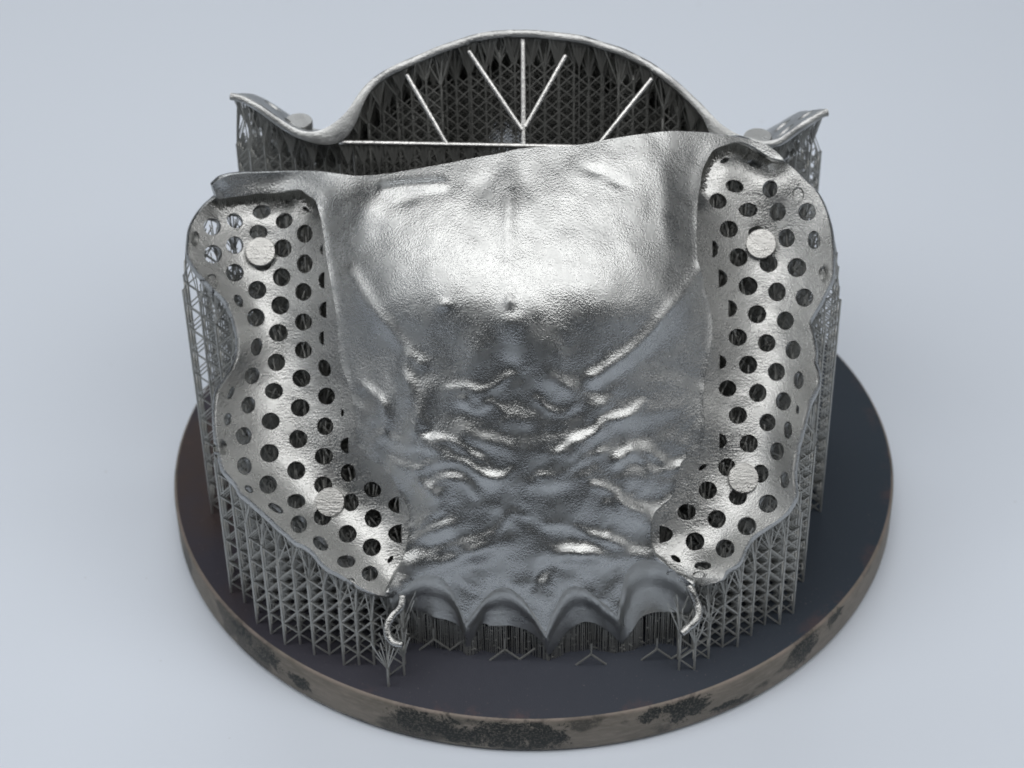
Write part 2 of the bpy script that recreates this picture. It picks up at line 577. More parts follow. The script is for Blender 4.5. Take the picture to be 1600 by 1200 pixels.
RIDGES = [  # crease lines over the vault: points and height, width in cm
    ([(1098, 415), (1060, 470), (1010, 530), (960, 570), (925, 592)], .050, .085),
    ([(548, 425), (580, 480), (625, 535), (655, 570)], .035, .085),
    ([(600, 295), (640, 290), (690, 288)], .03, .07),
    ([(632, 560), (640, 620), (660, 665)], .03, .07),
    ([(560, 800), (600, 790)], .0, .1),
    ([(655, 755), (690, 790), (660, 815)], .035, .07),
    ([(1035, 720), (1000, 700), (965, 715)], .035, .06),
    ([(700, 725), (770, 742), (830, 756)], .010, .06),
    ([(930, 738), (880, 750), (830, 756)], .010, .06),
    ([(845, 885), (835, 915)], -.02, .05),
    ([(797, 300), (793, 380), (797, 480)], .014, .035),
    ([(632, 624), (640, 661), (659, 684), (700, 689), (730, 706), (749, 717)], .030, .05),
    ([(651, 736), (689, 721), (730, 725), (752, 744), (782, 747), (801, 736)], .026, .05),
    ([(662, 770), (696, 747), (730, 755), (745, 774)], .026, .05),
    ([(842, 744), (880, 740), (914, 717), (944, 706)], .026, .045),
    ([(872, 710), (895, 691), (932, 676), (944, 657), (981, 650), (1004, 631)], .030, .05),
    ([(962, 725), (992, 710), (1011, 725), (1022, 740), (1060, 729)], .028, .05),
    ([(929, 759), (959, 770), (974, 789), (1007, 800)], .030, .05),
    ([(700, 609), (730, 605), (745, 612), (775, 605), (797, 586)], .022, .05),
    ([(839, 624), (857, 642), (880, 646), (899, 635)], .022, .045),
    ([(722, 627), (745, 642), (764, 631), (782, 639)], .022, .04),
    ([(685, 860), (737, 845), (775, 830), (797, 804), (820, 807)], .024, .05),
    ([(854, 819), (891, 822), (925, 837), (974, 852)], .024, .05),
    ([(569, 605), (595, 627), (606, 657), (595, 684)], .026, .05),
    ([(620, 870), (660, 850), (700, 862), (760, 885), (830, 890), (900, 880), (960, 868)], -.012, .08),
]
bc = on_surface(np.array([(b[0], b[1]) for b in BUMPS]), H0)
rl = [(resample(on_surface(smooth_poly(r[0], 4), H0), 0.05, False), r[1], r[2]) for r in RIDGES]


V_BEND = on_surface(np.array([(820.0, 560.0)]), H0)[0, 1]


def H_front(uv):
    h = H0(uv)
    for (x, y, L, W, turn, amp), c in zip(BUMPS, bc):
        a = math.radians(turn)
        du, dv = uv[:, 0] - c[0], -(uv[:, 1] - c[1])
        p = (du * math.cos(a) + dv * math.sin(a)) / (L / PXCM)
        q = (-du * math.sin(a) + dv * math.cos(a)) / (W / PXCM)
        h += 1.0 * amp * np.exp(-0.9 * (p * p + q * q))
    for P, amp, w in rl:
        h += amp * np.exp(-(dist_pts(uv, P) / w) ** 2)
    w1, w2 = fbm(uv, 1.3, 55.0), fbm(uv, 1.3, 77.0)
    warped = uv + 0.45 * np.stack([w1, w2], 1)
    low = 1 / (1 + np.exp((uv[:, 1] - V_BEND) / 0.22))        # wrinkles only on the front half
    h += low * (0.018 * fbm(warped, 1.7, 12.0) + 0.016 * fbm(warped, 3.4, 31.0) + 0.010 * fbm(warped, 6.5, 47.0))
    h += 0.010 * fbm(uv, 2.6, 3.1) + 0.005 * fbm(uv, 6.0, 9.7)
    return h


POST_TOP = [(331, 289), (345, 279), (370, 272), (430, 269), (490, 268), (540, 273), (560, 275), (600, 272), (650, 264), (700, 255), (745, 246), (780, 240), (810, 233),
            (850, 229), (900, 227), (950, 218), (1000, 210), (1050, 205), (1100, 207), (1130, 211), (1160, 216), (1190, 223), (1210, 235), (1228, 253)]
FIN_R = [(1205, 247), (1190, 238), (1175, 228), (1155, 222), (1135, 226), (1115, 235), (1105, 250), (1097, 268), (1094, 290), (1090, 315), (1088, 350), (1088, 380), (1090, 410),
         (1097, 430), (1100, 450), (1107, 475), (1112, 500), (1112, 530), (1105, 570), (1100, 600), (1098, 630), (1100, 655), (1100, 680), (1090, 700), (1075, 712), (1063, 725),
         (1058, 745), (1053, 770), (1046, 780), (1030, 793), (1020, 806), (1016, 830), (1018, 850), (1026, 870), (1046, 886), (1072, 905), (1084, 915)]
ARCH_R2L = [[(1083, 925), (1069, 911), (1050, 889), (1022, 876), (997, 877), (981, 892), (972, 920), (968, 945), (965, 962)],
            [(965, 962), (953, 950), (937, 938), (916, 921), (894, 916), (878, 929), (862, 961), (853, 990)],
            [(853, 990), (844, 976), (825, 945), (803, 923), (784, 918), (766, 926), (744, 951), (728, 973)],
            [(728, 973), (719, 951), (706, 923), (691, 904), (669, 898), (647, 906), (628, 923), (612, 935)]]
FIN_L = [(340, 311), (345, 311), (375, 307), (400, 303), (430, 301), (465, 296), (478, 303), (492, 313), (497, 325), (502, 345), (507, 375), (510, 400), (515, 430), (522, 470), (528, 510),
         (528, 540), (535, 575), (545, 600), (552, 630), (555, 660), (557, 690), (565, 705), (580, 718), (597, 730), (612, 745), (625, 770), (636, 790), (640, 810), (638, 840),
         (632, 868), (620, 895), (606, 924)]
OUT_L = [(338, 308), (320, 322), (306, 340), (298, 358), (295, 385), (297, 402), (303, 415), (312, 428), (322, 438), (335, 452), (352, 468), (362, 485), (369, 505), (374, 530), (373, 555), (366, 575),
         (355, 592), (343, 610), (339, 630), (338, 655), (341, 690), (346, 715), (353, 735), (363, 748), (372, 758), (378, 770), (390, 780), (408, 796), (425, 811), (435, 821), (450, 834), (463, 846), (480, 854), (492, 864), (504, 879),
         (517, 890), (531, 897), (552, 911), (570, 921), (590, 929), (605, 932), (614, 926)]
OUT_R = [(1228, 254), (1245, 268), (1256, 280), (1272, 295), (1283, 312), (1292, 335), (1298, 365), (1300, 395), (1299, 425), (1297, 440), (1290, 455), (1280, 475), (1270, 492), (1264, 505), (1268, 520),
         (1272, 545), (1271, 565), (1276, 580), (1275, 600), (1270, 615), (1262, 630), (1255, 655), (1246, 690), (1241, 710), (1238, 740), (1240, 765), (1241, 778), (1232, 796), (1218, 810), (1190, 828), (1176, 838),
         (1164, 854), (1154, 877), (1146, 885), (1134, 892), (1130, 903), (1120, 910), (1100, 915), (1082, 914)]

# ---- palatal plate
outline = np.vstack([smooth_poly(POST_TOP, 5)[:-1], smooth_poly(FIN_R, 4)[:-1]] + [smooth_poly(a, 6)[:-1] for a in ARCH_R2L] + [smooth_poly(FIN_L[::-1], 4)])
front = thing('denture_framework', 'metal denture framework at the front, with rippled palate, two perforated saddles and scalloped front edge', 'denture framework', 'printed denture frameworks')
uvo = on_surface(outline, H0)
ledge = np.vstack([on_surface(np.array(FIN_L[:9], float), H0), on_surface(np.array(FIN_R[:9], float), H0)])
ledge_l = resample(on_surface(np.array(FIN_L[:8], float), H0), 0.05, False)
ledge_r = resample(on_surface(np.array(FIN_R[:9], float), H0), 0.05, False)
fin_l = resample(on_surface(np.array(FIN_L[8:], float), H0), 0.04, False)
fin_r = resample(on_surface(np.array(FIN_R[9:], float), H0), 0.04, False)
rim_uv = resample(on_surface(np.vstack([smooth_poly(a, 6) for a in ARCH_R2L]), H0), 0.03, False)
Vp, Fp = triangulate(uvo, [], [], 0.046)


def H_plate(uv):
    h = H_front(uv)
    dl = np.minimum(dist_pts(uv, ledge_l), dist_pts(uv, ledge_r))
    h += 0.025 * np.exp(-(dl / 0.10) ** 2)
    df = np.minimum(dist_pts(uv, fin_l), dist_pts(uv, fin_r))
    h += 0.018 * np.exp(-(df / 0.03) ** 2)
    dr = dist_pts(uv, rim_uv)
    h -= 0.02 * np.exp(-(dr / 0.04) ** 2)              # rounded lip along the tooth arches
    return h


Pp = world_of(Vp, H_plate(Vp))
V, F = thicken(Pp, Fp, 0.10, 0.012)
obj('palatal_plate', V, F, M_PALATE, front, sharp=50)
bvh_v, bvh_f = [V], [list(f) for f in F]

# ---- perforated saddles
L_HOLES = [(332, 354, 27, 27), (367, 345, 27, 22, 35), (409, 331, 29, 22, -8), (444, 345, 28, 24, -30), (450, 315, 9, 4), (478, 327, 13, 6, 35), (476, 365, 25, 29), (367, 383, 27, 28), (404, 363, 29, 24),
           (333, 397, 28, 29), (442, 388, 28, 29), (502, 390, 5, 16, 'R'), (367, 426, 28, 28), (410, 412, 29, 24), (440, 433, 28, 29), (476, 412, 25, 30), (502, 438, 10, 26, 'R'), (402, 453, 29, 29),
           (474, 456, 26, 28), (438, 477, 29, 29), (400, 496, 28, 29), (373, 470, 13, 22, -30), (504, 484, 12, 26, 'R'), (474, 503, 27, 27), (435, 520, 30, 28), (502, 528, 8, 22, 'R'), (401, 542, 18, 28, 10),
           (474, 547, 27, 27), (432, 566, 28, 28), (507, 575, 19, 28, -20), (394, 587, 23, 27, 20), (471, 591, 29, 28), (428, 611, 29, 26), (510, 619, 27, 27), (361, 614, 9, 22, 25), (388, 633, 22, 27, 15), (469, 637, 30, 28),
           (535, 645, 5, 12), (423, 658, 29, 27), (356, 655, 13, 20, 10), (508, 666, 26, 28), (381, 681, 25, 28), (466, 686, 29, 29), (538, 696, 13, 25, 'R'), (421, 708, 30, 29), (506, 713, 29, 27), (382, 728, 23, 28, -10),
           (463, 735, 29, 29), (544, 739, 24, 28), (419, 757, 28, 29), (505, 758, 29, 28), (389, 764, 16, 10, 40), (582, 765, 28, 24, 25), (463, 783, 29, 23), (548, 785, 26, 28), (615, 789, 18, 26, 'R'),
           (431, 794, 27, 12, 30), (504, 807, 28, 28), (583, 810, 27, 29), (467, 819, 26, 28), (617, 834, 22, 30, 'R'), (543, 834, 29, 28), (501, 849, 28, 19, 42), (581, 855, 29, 28), (610, 874, 7, 14, 35), (541, 877, 29, 20), (578, 896, 26, 24)]
R_HOLES = [(1132, 251, 15, 8, -25), (1179, 256, 23, 12, 22), (1148, 291, 29, 20, 15), (1203, 295, 24, 28, 15), (1122, 314, 28, 24, 20), (1169, 328, 30, 22), (1215, 331, 26, 29, 20), (1261, 331, 28, 28), (1139, 358, 29, 27),
           (1183, 364, 28, 22), (1229, 372, 26, 29), (1272, 375, 20, 29), (1118, 389, 10, 27, 'L'), (1154, 402, 29, 29), (1201, 412, 29, 27), (1245, 418, 30, 30), (1130, 435, 14, 28, 'L'), (1169, 447, 30, 29),
           (1214, 456, 28, 30), (1257, 465, 28, 29), (1145, 482, 14, 27, 'L'), (1183, 491, 29, 29), (1227, 501, 27, 29), (1153, 527, 29, 27), (1198, 536, 28, 28), (1239, 547, 24, 29), (1130, 566, 11, 22, 'L'),
           (1169, 570, 29, 29), (1213, 581, 27, 29), (1248, 594, 16, 28), (1137, 607, 28, 26), (1184, 614, 28, 29), (1224, 627, 24, 29), (1153, 649, 29, 27), (1199, 660, 26, 28), (1231, 672, 14, 28),
           (1130, 689, 12, 24, 'L'), (1170, 693, 29, 28), (1246, 640, 6, 14), (1214, 705, 22, 28), (1098, 730, 15, 7, -35), (1136, 730, 28, 28), (1188, 740, 26, 29), (1226, 750, 15, 26), (1106, 766, 29, 28),
           (1153, 776, 29, 27), (1200, 787, 30, 29), (1073, 800, 29, 26), (1120, 811, 29, 29), (1167, 822, 30, 29), (1041, 835, 21, 27, 'L'), (1086, 846, 30, 29), (1133, 857, 30, 29), (1056, 873, 18, 9, 35), (1098, 884, 27, 14)]
L_BLIND = [(306, 372, 11, 22), (331, 440, 20, 24), (349, 700, 12, 24), (548, 907, 13, 8)]
R_BLIND = [(1247, 304, 19, 24), (1286, 428, 14, 24), (1092, 898, 20, 11)]


def hole_px(h):
    x, y, w, hh = h[:4]
    ex = h[4] if len(h) > 4 else 0
    n = 26 if min(w, hh) > 16 else 14
    th = np.linspace(0, 2 * np.pi, n, endpoint=False)
    if ex == 'R' or ex == 'L':                               # half moon, flat on one side
        th = np.linspace(0.5 * np.pi, 1.5 * np.pi, 13)
        c, s_ = np.cos(th) * w + w * 0.5, np.sin(th) * hh * 0.5
        if ex == 'L':
            c = -c
        return np.stack([x + c, y + s_], 1)
    c, s_ = np.cos(th) * w * 0.5, np.sin(th) * hh * 0.5
    a = math.radians(ex)
    return np.stack([x + c * math.cos(a) - s_ * math.sin(a), y + c * math.sin(a) + s_ * math.cos(a)], 1)


def make_saddle(name, out_px, fin_px, holes, blind, ledge_line, under, mat):
    fin = np.array(fin_px, float)
    fin_in = fin + np.array(under)                             # runs on a little way beneath the plate
    outl = np.vstack([smooth_poly(out_px, 5), smooth_poly(fin_in[::-1], 3)])
    dip_l = ledge_line

    def hs(uv):
        h = H0(uv) - 0.048
        h -= 0.15 * np.exp(-(dist_pts(uv, dip_l) / 0.20) ** 2)
        h += 0.012 * fbm(uv, 2.2, 21.0) + 0.005 * fbm(uv, 7.0, 4.0)
        return h
    hol = [on_surface(hole_px(h), hs) for h in holes]
    rings, inner = [], []
    for b in blind:
        p = on_surface(hole_px(b), hs)
        c = p.mean(0)
        rings += [p, c + (p - c) * 0.86]
        inner.append(c + (p - c) * 0.90)
    uvs = on_surface(outl, hs)
    V2, F2 = triangulate(uvs, hol, rings, 0.046)
    h = hs(V2)
    for q in inner:
        h[inside(V2, q)] -= 0.035
    P = world_of(V2, h)
    V3, F3 = thicken(P, F2, 0.085, 0.008)
    o = obj(name, V3, F3, mat, front, sharp=48)
    o2 = resample(uvs, 0.06)
    d = np.roll(o2, -1, 0) - np.roll(o2, 1, 0)
    nr = np.stack([d[:, 1], -d[:, 0]], 1)
    nr /= np.linalg.norm(nr, axis=1, keepdims=True) + 1e-9
    if ((o2 - np.roll(o2, 1, 0))[:, 0] * (o2 + np.roll(o2, 1, 0))[:, 1]).sum() > 0:
        nr = -nr
    V4, F4 = triangulate(o2 + nr * 0.005, [], [], 0.09)         # underside without the holes, for the supports to reach
    P4 = world_of(V4, hs(V4)) 
    P4 -= vertex_normals(P4, F4) * 0.08
    bvh_f.extend([[i + sum(len(v) for v in bvh_v) for i in f] for f in F4])
    bvh_v.append(P4)
    V5, F5 = triangulate(o2 + nr * 0.16, [], [], 0.09)
    grown.append((world_of(V5, hs(V5)) - NF * 0.08, F5))
    return o, hs


grown = []
und_l = np.array([(0, -8)] * 6 + [(6, -5)] * 3 + [(9, 0)] * (len(FIN_L) - 9 - 3) + [(6, 0), (3, 0), (0, 0)], float)
und_r = np.array([(0, -8)] * 6 + [(-5, -5)] * 3 + [(-9, 0)] * (len(FIN_R) - 9 - 3) + [(-4, -4), (-2, -2), (0, 0)], float)
_, HS_L = make_saddle('perforated_saddle', OUT_L, FIN_L, L_HOLES, L_BLIND, ledge_l, und_l, M_SADDLE)
_, HS_R = make_saddle('perforated_saddle', OUT_R, FIN_R, R_HOLES, R_BLIND, ledge_r, und_r, M_SADDLE)

# ---- tooth scallops along the front edge
ARCH_LOW = [[(1077, 958), (1060, 957), (1041, 956), (1022, 957), (1003, 964), (987, 986), (972, 1006)],
            [(972, 1006), (962, 997), (953, 989), (934, 976), (912, 972), (887, 986), (872, 1007), (857, 1023)],
            [(857, 1023), (844, 1001), (825, 986), (800, 978), (769, 978), (753, 975), (741, 995), (729, 1011)],
            [(729, 1011), (720, 982), (703, 970), (678, 964), (662, 956), (631, 957), (623, 973)]]
LOW_Z = [[.62, .60, .58, .58, .54, .36, .16], [.16, .28, .36, .48, .52, .40, .24, .12], [.12, .32, .44, .50, .50, .48, .32, .16], [.16, .42, .52, .56, .58, .58, .5]]
low_lines = []
for rim_px, low_px, lz in zip(ARCH_R2L, ARCH_LOW, LOW_Z):
    R = smooth_poly(rim_px, 8)
    Ruv = on_surface(R, H0)
    Rw = world_of(Ruv, H_plate(Ruv))
    NT_ = 48
    Rw = resample(Rw, 1, False) if False else Rw
    sR = np.r_[0, np.cumsum(np.linalg.norm(np.diff(Rw, axis=0), axis=1))]
    t = np.linspace(0, 1, NT_ + 1)
    Rw = np.stack([np.interp(t * sR[-1], sR, Rw[:, k]) for k in range(3)], 1)
    Lp = smooth_poly([(a[0], a[1], z) for a, z in zip(low_px, lz)], 8)
    Lw = at_z(Lp[:, :2], Lp[:, 2])
    sL = np.r_[0, np.cumsum(np.linalg.norm(np.diff(Lw, axis=0), axis=1))]
    Lw = np.stack([np.interp(t * sL[-1], sL, Lw[:, k]) for k in range(3)], 1)
    low_lines.append(Lw)
    NR = 14
    rows = []
    for j in range(NR + 1):
        q = j / NR
        P = np.empty_like(Rw)
        P[:, 0] = Rw[:, 0] + (Lw[:, 0] - Rw[:, 0]) * q
        P[:, 1] = Rw[:, 1] + (Lw[:, 1] - Rw[:, 1]) * (0.42 * q + 0.58 * q ** 1.9)
        P[:, 2] = Rw[:, 2] + (Lw[:, 2] - Rw[:, 2]) * (0.42 * q + 0.58 * (1 - (1 - q) ** 1.9))
        P += NF * 0.050 * math.sin(min(1, q * 2.5) * math.pi)          # thick rounded lip
        rows.append(P)
    G = np.array(rows)
    n = NT_ + 1
    Vs = G.reshape(-1, 3)
    Fs = np.array([f for j in range(NR) for i in range(NT_) for f in ((j * n + i, j * n + i + 1, (j + 1) * n + i + 1), (j * n + i, (j + 1) * n + i + 1, (j + 1) * n + i))])
    nn = vertex_normals(Vs, Fs)
    if nn[:, 1].mean() > 0:
        Fs = Fs[:, ::-1]
    V, F = thicken(Vs, Fs, 0.06, 0.004)
    obj('tooth_scallop', V, F, M_SCALLOP, front, sharp=60)
    bvh_f.extend([[i + sum(len(v) for v in bvh_v) for i in f] for f in F])
    bvh_v.append(V)

# ---- dense supports beneath the scallops
A, B, Rr = [], [], []
for Lw in low_lines:
    Q = resample(Lw, 0.027, False)
    for p in Q:
        for back in (0.0, 0.10, 0.20):
            if random.random() < (0.10 if back == 0 else 0.35):
                continue
            w = random.uniform(0.0055, 0.0085)
            x, y = p[0] + random.uniform(-.005, .005), p[1] + 0.015 + back + random.uniform(-.012, .012)
            top = p[2] + back * 0.4 - (random.uniform(0.02, 0.05) if random.random() < 0.35 else 0)
            A.append((x, y, 0))
            B.append((x + random.uniform(-.006, .006), y, max(0.05, top)))
            Rr.append(w)
            if random.random() < 0.55:                       # little cross webs
                z = random.uniform(0.04, max(0.06, top))
                A.append((x - .006, y, z))
                B.append((x + .032, y, z + random.uniform(-.03, .03)))
                Rr.append(0.008)
V, F = rods(A, B, np.array(Rr), 4)
dense = obj('dense_support_wall', V, F, M_SUPPORT, front, smooth=False)
dense['kind'] = 'stuff'


# ---- pegs on the saddles
def peg(centre_px, d_px, hs, axis, height, parent, mat, frame=world_of):
    uv = on_surface(np.array([centre_px], float), hs)
    base = world_of(uv, hs(uv))[0]
    ax = Vector(axis).normalized()
    r = d_px / PXCM / 2
    prof = [(r * 0.92, -0.14), (r * 0.98, 0.0), (r, height * 0.55), (r * 0.99, height * 0.85), (r * 0.94, height), (r * 0.6, height * 1.015), (r * 0.25, height * 1.02)]
    V, F = lathe(prof, 40)
    M = ax.to_track_quat('Z', 'Y').to_matrix()
    # slide down the axis so that the top disc sits at the wanted place
    V = [M @ Vector(v) + Vector(base) - ax * height * 0.35 + Vector((0, 0.0, 0.0)) for v in V]
    return obj('peg', V, F, mat, parent, sharp=45)


peg((408, 395), 49, HS_L, (0.02, -0.67, 0.74), 0.15, front, M_PEG)
peg((517, 785), 48, HS_L, (-0.05, -0.68, 0.73), 0.15, front, M_PEG)
peg((1189, 383), 50, HS_R, (-0.08, -0.66, 0.75), 0.15, front, M_PEG)
peg((1160, 748), 50, HS_R, (0.05, -0.67, 0.74), 0.15, front, M_PEG)


# ---- clasp arms
def tube(P, R, mat, name, parent, sides=12):
    P = smooth_poly(P, 6)
    R = np.interp(np.linspace(0, 1, len(P)), np.linspace(0, 1, len(R)), R)
    V, F = [], []
    T = np.gradient(P, axis=0)
    T /= np.linalg.norm(T, axis=1, keepdims=True)
    ref = np.array([0, -0.6, 0.8])
    for p, t_, r in zip(P, T, R):
        s1 = np.cross(t_, ref)
        s1 /= np.linalg.norm(s1)
        s2 = np.cross(t_, s1)
        for k in range(sides):
            a = 2 * math.pi * k / sides
            V.append(p + r * (math.cos(a) * s1 + 0.8 * math.sin(a) * s2))
    n = len(P)
    for i in range(n - 1):
        for k in range(sides):
            k2 = (k + 1) % sides
            F.append((i * sides + k, i * sides + k2, (i + 1) * sides + k2, (i + 1) * sides + k))
    F.append(tuple(range(sides))[::-1])
    F.append(tuple(range((n - 1) * sides, n * sides)))
    return obj(name, V, F, mat, parent)


cl = [((629, 930), 1.12), ((626, 948), 1.02), ((613, 962), .94), ((605, 978), .86), ((607, 995), .76), ((616, 1004), .72), ((629, 1007), .74)]
CLASP_L = [at_z(np.array(p, float), z) for p, z in cl]
tube(CLASP_L, [.045, .052, .046, .056, .046, .052, .048, .050, .036], M_SADDLE, 'clasp_arm', front)
cr = [((1076, 915), 1.20), ((1083, 928), 1.12), ((1090, 946), 1.0), ((1091, 962), .92), ((1083, 974), .86), ((1073, 982), .82), ((1065, 990), .80)]
CLASP_R = [at_z(np.array(p, float), z) for p, z in cr]
tube(CLASP_R, [.045, .055, .050, .060, .050, .056, .048, .052, .040], M_SADDLE, 'clasp_arm', front)

# ---- fringe of tiny teeth hanging in the crevice beneath each ledge
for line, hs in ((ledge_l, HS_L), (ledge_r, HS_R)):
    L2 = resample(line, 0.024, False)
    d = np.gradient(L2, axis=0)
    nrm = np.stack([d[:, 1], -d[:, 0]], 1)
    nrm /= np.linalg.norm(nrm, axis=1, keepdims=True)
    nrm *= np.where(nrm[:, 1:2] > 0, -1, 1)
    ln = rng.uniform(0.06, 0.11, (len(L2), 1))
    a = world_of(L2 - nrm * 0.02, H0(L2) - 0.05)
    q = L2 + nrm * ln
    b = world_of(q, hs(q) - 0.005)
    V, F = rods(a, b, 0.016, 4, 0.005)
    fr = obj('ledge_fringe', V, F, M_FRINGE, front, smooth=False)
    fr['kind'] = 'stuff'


# ------------------------------------------------------------------ support lattices
unit_post = None


def post_object(parent, x, y, z):
    global unit_post
    if unit_post is None:
        V, F = rods([(0, 0, 0)], [(0, 0, 1)], 0.0155, 6)
        unit_post = obj('support_post', V, F, M_SUPPORT, parent, smooth=False)
        o = unit_post
    else:
        o = unit_post.copy()
        COL.objects.link(o)
        o.parent = parent
    o.location = (x, y, 0)
    o.scale = (1, 1, z)
    return o


def build_lattice(parent, bvh, xr, yr, keep, single, fan_ok, gap, wide=None, fine_mesh=False):
    PITCH, HALF = 0.192, 0.19
    grid, top = {}, {}
    up = Vector((0, 0, 1))
    for i in range(-25, 26):
        for j in range(-25, 26):
            x, y = i * PITCH + 0.03, j * PITCH + 0.04
            if not (xr[0] < x < xr[1] and yr[0] < y < yr[1]) or not keep(x, y) or x * x + y * y > 4.85 ** 2:
                continue
            hit = bvh.ray_cast(Vector((x, y, 0.001)), up)[0]
            if hit is None and wide is not None:
                for g in wide:                                   # outermost row, just outside the saddle edge
                    hit = g.ray_cast(Vector((x, y, 0.001)), up)[0]
                    if hit is not None:
                        hit = hit - Vector((0, 0, 0.12))
                        break
            if hit is None:
                continue
            zt = hit.z - gap * random.uniform(0.7, 1.2)
            if zt < 0.1:
                continue
            grid[(i, j)] = (x, y)
            top[(i, j)] = (hit.z, zt)
    for key in [k_ for k_ in grid if sum((k_[0] + a, k_[1] + b) in grid for a, b in ((1, 0), (-1, 0), (0, 1), (0, -1))) < 2]:
        del grid[key]
    A, B, R, fa, fb = [], [], [], [], []
    count = 0
    for (i, j), (x, y) in grid.items():
        zs, zt = top[(i, j)]
        rim_post = any(q not in grid for q in ((i + 1, j), (i - 1, j), (i, j + 1), (i, j - 1)))
        if rim_post and single(x, y) and count < 300:
            post_object(parent, x, y, zt)
            count += 1
        else:
            A.append((x, y, 0)), B.append((x, y, zt)), R.append(0.0125)
        if fan_ok(x, y) and (rim_post or (i + j) % 2 == 0 or random.random() < 0.5):        # fan of thin branches up to the underside
            for k in range(11):
                a = 2 * math.pi * k / 11 + random.uniform(-.2, .2)
                rr = PITCH * (1.0 if k % 2 else 0.5)
                qx, qy = x + rr * math.cos(a), y + rr * math.sin(a)
                h = bvh.ray_cast(Vector((qx, qy, 0.001)), up)[0]
                if h is None or h.z < zt + 0.03 or h.z > zs + 0.4:
                    continue
                fa.append((x, y, zt - 0.02)), fb.append((qx, qy, h.z + 0.01))
        for q in ((i + 1, j), (i, j + 1)):                     # zigzag braces to the next post along both grid directions
            if q not in grid or (q[1] != j and not rim_post and not (abs(x) > 2.7 and random.random() < 0.6)):
                continue
            x2, y2 = grid[q]
            lim = min(zt, top[q][1]) + 0.1
            lo, hi = ((x, y), (x2, y2)) if (i + j) % 2 == 0 else ((x2, y2), (x, y))
            z = 0.0
            while z + HALF < lim:
                A.append((lo[0], lo[1], z)), B.append((hi[0], hi[1], z + HALF)), R.append(0.0100)
                if z + 2 * HALF < lim:
                    A.append((hi[0], hi[1], z + HALF)), B.append((lo[0], lo[1], z + 2 * HALF)), R.append(0.0100)
                if q[0] != i and (fine_mesh or not rim_post):      # second zigzag, crossing the first
                    A.append((hi[0], hi[1], z)), B.append((lo[0], lo[1], z + HALF)), R.append(0.0085)
                    if z + 2 * HALF < lim:
                        A.append((lo[0], lo[1], z + HALF)), B.append((hi[0], hi[1], z + 2 * HALF)), R.append(0.0085)
                z += 2 * HALF
    V, F = rods(A, B, np.array(R), 4)
    la = obj('support_lattice', V, F, M_SUPPORT, parent, smooth=False)
    la['kind'] = 'stuff'
    V, F = rods(fa, fb, 0.0085, 4)
    fo = obj('support_branches', V, F, M_SUPPORT, parent, smooth=False)
    fo['kind'] = 'stuff'


for path in (CLASP_L, CLASP_R):                                # supports also reach up to the clasp arms
    P = smooth_poly(path, 4)
    q = P.copy()
    q[:, 2] -= 0.05
    k0 = sum(len(v) for v in bvh_v)
    W = np.vstack([q + np.array([-.34, -.16, 0]), q + np.array([.30, .16, 0])])
    n = len(q)
    bvh_v.append(W)
    bvh_f.extend([[k0 + i, k0 + i + 1, k0 + n + i + 1, k0 + n + i] for i in range(n - 1)])
bv = np.vstack(bvh_v)
bvh_front = BVHTree.FromPolygons([tuple(v) for v in bv], [tuple(f) for f in bvh_f])
build_lattice(front, bvh_front, (-4.6, 4.6), (-4.6, 0.2), lambda x, y: not (abs(x - 0.1) < 1.60 and y < -3.4), lambda x, y: True, lambda x, y: True, 0.34,
              [BVHTree.FromPolygons([tuple(v) for v in g], [tuple(f) for f in gf]) for g, gf in grown])


# a few short zigzag runs left standing in front of the scallops
A, B = [], []
for px, n in (((655, 1016), 3), ((765, 1032), 3), ((900, 1040), 2), ((1002, 1030), 3)):
    p = at_z(np.array(px, float), 0.0)
    for k in range(n):
        q = p + np.array([k * 0.192, random.uniform(-.02, .02), 0])
        up_ = np.array([0, 0, 0.19])
        A.append(q + (up_ if k % 2 else 0)), B.append(q + np.array([0.192, 0, 0]) + (0 if k % 2 else up_))
        if k % 2:
            A.append(q + up_), B.append(q + np.array([0, 0.19, 0.0]))
            A.append(q + up_), B.append(q + up_ * 2)
V, F = rods(A, B, 0.0125, 4)
st = obj('stray_props', V, F, M_SUPPORT, front, smooth=False)
st['kind'] = 'stuff'

# ------------------------------------------------------------------ rear framework
TR = math.radians(37)
NR_ = np.array([0, math.sin(TR), math.cos(TR)])
VR = np.array([0, math.cos(TR), -math.sin(TR)])
OR_ = np.array([0, 0.62, 5.0])
rear = thing('denture_framework', 'metal denture framework at the back, a smooth arch braced by bright thin bars', 'denture framework', 'printed denture frameworks')

EDGE = [(361, 144), (377, 147), (392, 154), (405, 162), (420, 172), (435, 184), (452, 196), (472, 205), (486, 207), (500, 204), (517, 195), (542, 175), (566, 138), (588, 119), (611, 105), (642, 89), (680, 74),
        (736, 54), (777, 47), (832, 46), (867, 49), (920, 57), (972, 75), (1018, 97), (1060, 129), (1095, 161), (1123, 191), (1151, 209), (1190, 222), (1217, 219), (1245, 195), (1287, 169), (1293, 170)]
E3 = at_plane(np.array(EDGE, float), OR_, VR)
eu, eh = (E3 - OR_)[:, 0], (E3 - OR_) @ NR_
order = np.argsort(eu)
eu, eh = eu[order], eh[order]


def H_rear(uv):
    u, v = uv[:, 0], uv[:, 1]
    w = np.clip(v / 6.0, 0, 1)
    us = u * (1 + 0.10 * w)                                   # narrows towards the far end
    h = np.interp(us, eu, eh)
    lo = -0.25
    h = h * (1 - 0.55 * w ** 1.5) + lo * 0.55 * w ** 1.5
    h += 0.02 * fbm(uv, 1.8, 40.0) + 0.05 * np.exp(-(v / 0.5) ** 2) * 0
    h += 0.10 * np.clip(v, 0, 1.2) * (np.abs(u) > 2.5)
    return h


